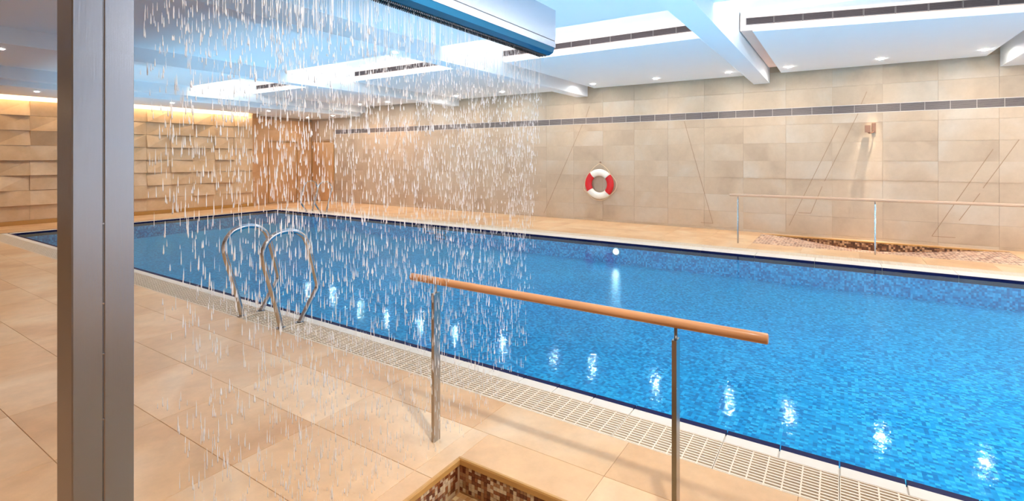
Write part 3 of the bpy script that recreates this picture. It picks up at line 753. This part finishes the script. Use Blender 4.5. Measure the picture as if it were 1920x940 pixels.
# ================================================================ LIFEBUOY
BYc, BZc = 5.11, 0.945
buoy = tag(empty('lifebuoy', (11.905, BYc, BZc)), 'red and white ring lifebuoy with cream rope hanging on the limestone wall', 'lifebuoy')
def arc(name, a0, a1, mat, R=0.297, r=0.088):
    n = max(6, int((a1 - a0) / 6)); b = MB(); seg = 18
    for i in range(n + 1):
        a = math.radians(a0 + (a1 - a0) * i / n)
        for k in range(seg):
            t = 2 * PI * k / seg; rr = R + r * math.cos(t)
            b.v.append((-0.75 * r * math.sin(t), -rr * math.cos(a), rr * math.sin(a)))
    for i in range(n):
        for k in range(seg):
            j = (k + 1) % seg; b.f.append([i * seg + k, i * seg + j, (i + 1) * seg + j, (i + 1) * seg + k]); b.sm.append(len(b.f) - 1)
    b.f.append(list(range(seg))); b.f.append([n * seg + k for k in range(seg)][::-1])
    o = b.build(name, M[mat], buoy); fix_normals(o.data)
    return o
# angles seen from the hall: 0 = right (towards -y)
arc('red_band', -44, 41, 'red', r=0.0885); arc('white_section', 41, 128, 'white', r=0.086); arc('red_band', 128, 213, 'red', r=0.0885); arc('white_section', 213, 316, 'white', r=0.086)
def pt(a, rr, x=-0.02): return (x, -rr * math.cos(math.radians(a)), rr * math.sin(math.radians(a)))
for ca in (41, 128, 213, 316):
    pts = [(-0.75 * 0.091 * math.sin(2 * PI * k / 16), -(0.297 + 0.091 * math.cos(2 * PI * k / 16)) * math.cos(math.radians(ca)), (0.297 + 0.091 * math.cos(2 * PI * k / 16)) * math.sin(math.radians(ca))) for k in range(16)]
    MB().tube(pts, 0.007, 6, closed=True).build('strap', M['white'], buoy)
top = (0.045, -0.0, 0.535)
rope = [pt(128, 0.392), (-0.0, 0.14, 0.43), (0.03, 0.02, 0.52), top, (0.03, -0.03, 0.515), (0.0, -0.20, 0.40), pt(41, 0.40), pt(28, 0.42), pt(10, 0.46), pt(-2, 0.47), pt(-16, 0.455), pt(-30, 0.42), pt(-44, 0.392)]
MB().tube(catmull(rope, 6), 0.007, 8).build('rope', M['rope'], buoy)
MB().tube(catmull([pt(-44, 0.392), pt(-58, 0.40), pt(-75, 0.408), pt(-90, 0.412), pt(-105, 0.408), pt(-122, 0.40), pt(-147, 0.392)], 6), 0.007, 8).build('rope', M['rope'], buoy)
MB().tube(catmull([pt(213, 0.392), pt(205, 0.42), pt(198, 0.435), pt(190, 0.42), pt(180, 0.395), pt(160, 0.39), pt(140, 0.392), pt(128, 0.392)], 6), 0.007, 8).build('rope', M['rope'], buoy)
MB().tube([(0.078, 0, 0.545), (0.035, 0, 0.540), (0.025, 0, 0.55), (0.025, 0, 0.565)], 0.006, 8).box(0.074, 0.080, -0.018, 0.018, 0.52, 0.57).build('hook', M['bronze'], buoy)

# ================================================================ WALL SHOWER
ws = tag(empty('wall_shower', (X1 - 0.01, -0.55, 2.2)), 'small bronze wall shower fitting above the far handrail', 'shower')
MB().bevbox(-0.014, 0.0, -0.035, 0.03, -0.105, 0.085, 0.001).build('wall_plate', M['bronze'], ws)
MB().tube([(-0.005, 0.0, -0.085), (-0.05, 0.02, -0.105), (-0.08, 0.075, -0.115), (-0.08, 0.095, -0.098)], 0.011, 10).build('arm', M['bronze'], ws)
MB().box(-0.14, -0.04, 0.055, 0.145, -0.10, 0.035).build('shower_head', M['bronze'], ws)

# ================================================================ RAIN SHOWER (steel post and overhead blade)
cs = tag(empty('overhead_shower', (0.55, 1.755, 0)), 'tall brushed steel post carrying a long overhead rain shower blade', 'shower')
ox, oy = 0.55, 1.755
def lb(b, name, mat): 
    b.v = [(x - ox, y - oy, z) for x, y, z in b.v]; o = b.build(name, M[mat], cs); fix_normals(o.data); return o
CX0, CX1, CY0, CY1 = 0.480, 0.620, 1.700, 1.812
mid = 0.548
b = MB()
for (a, c) in ((CX0, mid - 0.0012), (mid + 0.0012, CX1)):
    b.prism([(a, CY0 + (0.002 if a > CX0 else 0.003)), (a + 0.003, CY0), (c - 0.001, CY0), (c, CY0 + 0.001), (c, CY1), (a, CY1)], 'z', 0.0, 2.42)
lb(b, 'post_casing', 'brushed')
lb(MB().box(mid - 0.0012, mid + 0.0012, CY0 + 0.0015, CY1 - 0.01, 0.01, 2.41), 'joint', 'rod')
for z in (1.06, 1.20, 1.42, 0.88): lb(MB().tube([(mid, CY0 - 0.0008, z), (mid, CY0 + 0.004, z)], 0.0022, 10), 'rivet', 'steel')
EX = 3.18
lb(MB().prism([(CY0, 2.436), (CY0, 2.655), (CY0 + 0.13, 2.655), (CY0 + 0.13, 2.436)], 'x', CX0, EX), 'upper_casing', 'brushed')
lb(MB().prism([(CY0 + 0.004, 2.430), (CY0 + 0.126, 2.430), (CY0 + 0.126, 2.436), (CY0 + 0.004, 2.436)], 'x', CX0 + 0.002, EX - 0.002), 'shadow_gap', 'rod')
lb(MB().prism([(CY0, 2.388), (CY0, 2.430), (CY0 + 0.13, 2.430), (CY0 + 0.13, 2.388)], 'x', CX0, EX), 'lower_casing', 'brushed')
b = MB().prism([(CY0 + 0.003, 2.388), (CY0 + 0.012, 2.352), (CY0 + 0.045, 2.336), (CY0 + 0.115, 2.336), (CY0 + 0.127, 2.388)], 'x', CX1 + 0.001, EX - 0.012)
b.prism([(CY0 + 0.006, 2.388), (CY0 + 0.016, 2.356), (CY0 + 0.047, 2.341), (CY0 + 0.113, 2.341), (CY0 + 0.124, 2.388)], 'x', EX - 0.012, EX - 0.004)
lb(b, 'spray_lip', 'lip')
b = MB(); nn = 200
for i in range(nn):
    x = CX1 + 0.03 + (EX - 0.04 - CX1 - 0.03) * i / (nn - 1)
    for yy in (CY0 + 0.060, CY0 + 0.085, CY0 + 0.105):
        b.prism([(x - 0.0025, yy - 0.0025), (x + 0.0025, yy - 0.0025), (x + 0.0025, yy + 0.0025), (x - 0.0025, yy + 0.0025)], 'z', 2.326, 2.337)
o = lb(b, 'nozzles', 'nozzle'); o['kind'] = 'stuff'

# falling water: threads at the nozzles that break up into drops
rd = random.Random(11)
wv, wf = [], []
def drop(x, y, z, L_, r, head=0.7, lean=0.0):
    """elongated drop: pointed tail above, rounded head below"""
    n = len(wv); seg = 5
    ring = [(0.0, 0.0), (0.25, 0.45), (0.6, 0.8), (head + 0.15, 1.0), (1.0, 0.0)]
    wv.append((x + lean * L_, y, z))
    for (t, rr) in ring[1:-1]:
        for k in range(seg):
            a = 2 * PI * k / seg
            wv.append((x + lean * L_ * (1 - t) + r * rr * math.cos(a), y + r * rr * math.sin(a), z - L_ * t))
    wv.append((x, y, z - L_))
    for k in range(seg):
        j = (k + 1) % seg
        wf.append((n, n + 1 + j, n + 1 + k))
        for q in range(2):
            wf.append((n + 1 + q * seg + k, n + 1 + q * seg + j, n + 1 + (q + 1) * seg + j, n + 1 + (q + 1) * seg + k))
        wf.append((n + 1 + 2 * seg + k, n + 1 + 2 * seg + j, n + 1 + 3 * seg))
streams = []
for i in range(600):
    x = CX1 + 0.05 + (EX - 0.05 - CX1 - 0.05) * rd.random() ** 1.15
    streams.append((x, CY0 + rd.choice((0.060, 0.085, 0.105)), rd.gauss(0, 1), rd.gauss(0, 1), rd.random()))
for (x, y, sx, sy, q) in streams:
    zbr = 2.33 - rd.uniform(0.03, 0.30)
    if q < 0.75:
        wvn = 0.0011
        drop(x, y, 2.33, 2.33 - zbr, wvn)
    z = zbr
    nd = 0
    while z > 0.02:
        f = 1 - z / 2.33
        z -= rd.expovariate(1 / (0.085 + 0.20 * f)) + 0.02
        if z < 0.03: break
        xc = 1.75 + (x - 1.75) * (1 - 0.22 * f)
        if rd.random() < 0.5 * f: continue
        L_ = rd.uniform(0.022, 0.062) * (0.8 + 0.6 * f); r = rd.uniform(0.0010, 0.0023)
        if rd.random() < 0.06: r *= 1.8; L_ *= 0.9
        drop(xc + sx * 0.022 * (0.2 + f) + rd.gauss(0, 0.005), y + abs(sy) * 0.06 * f + rd.gauss(0, 0.008), z + L_, L_, r, lean=rd.gauss(0, 0.012))
        if rd.random() < 0.35: drop(xc + sx * 0.022 + rd.gauss(0, 0.007), y + rd.gauss(0, 0.02), z + L_ * 0.6, L_ * 0.6, r * 0.7)
me = bpy.data.meshes.new('falling_water'); me.from_pydata(wv, [], wf); me.materials.append(M['drops'])
for p_ in me.polygons: p_.use_smooth = True
me.update()
tag(put('falling_water', me), 'curtain of white water drops falling from the overhead shower blade', 'water', kind='stuff')
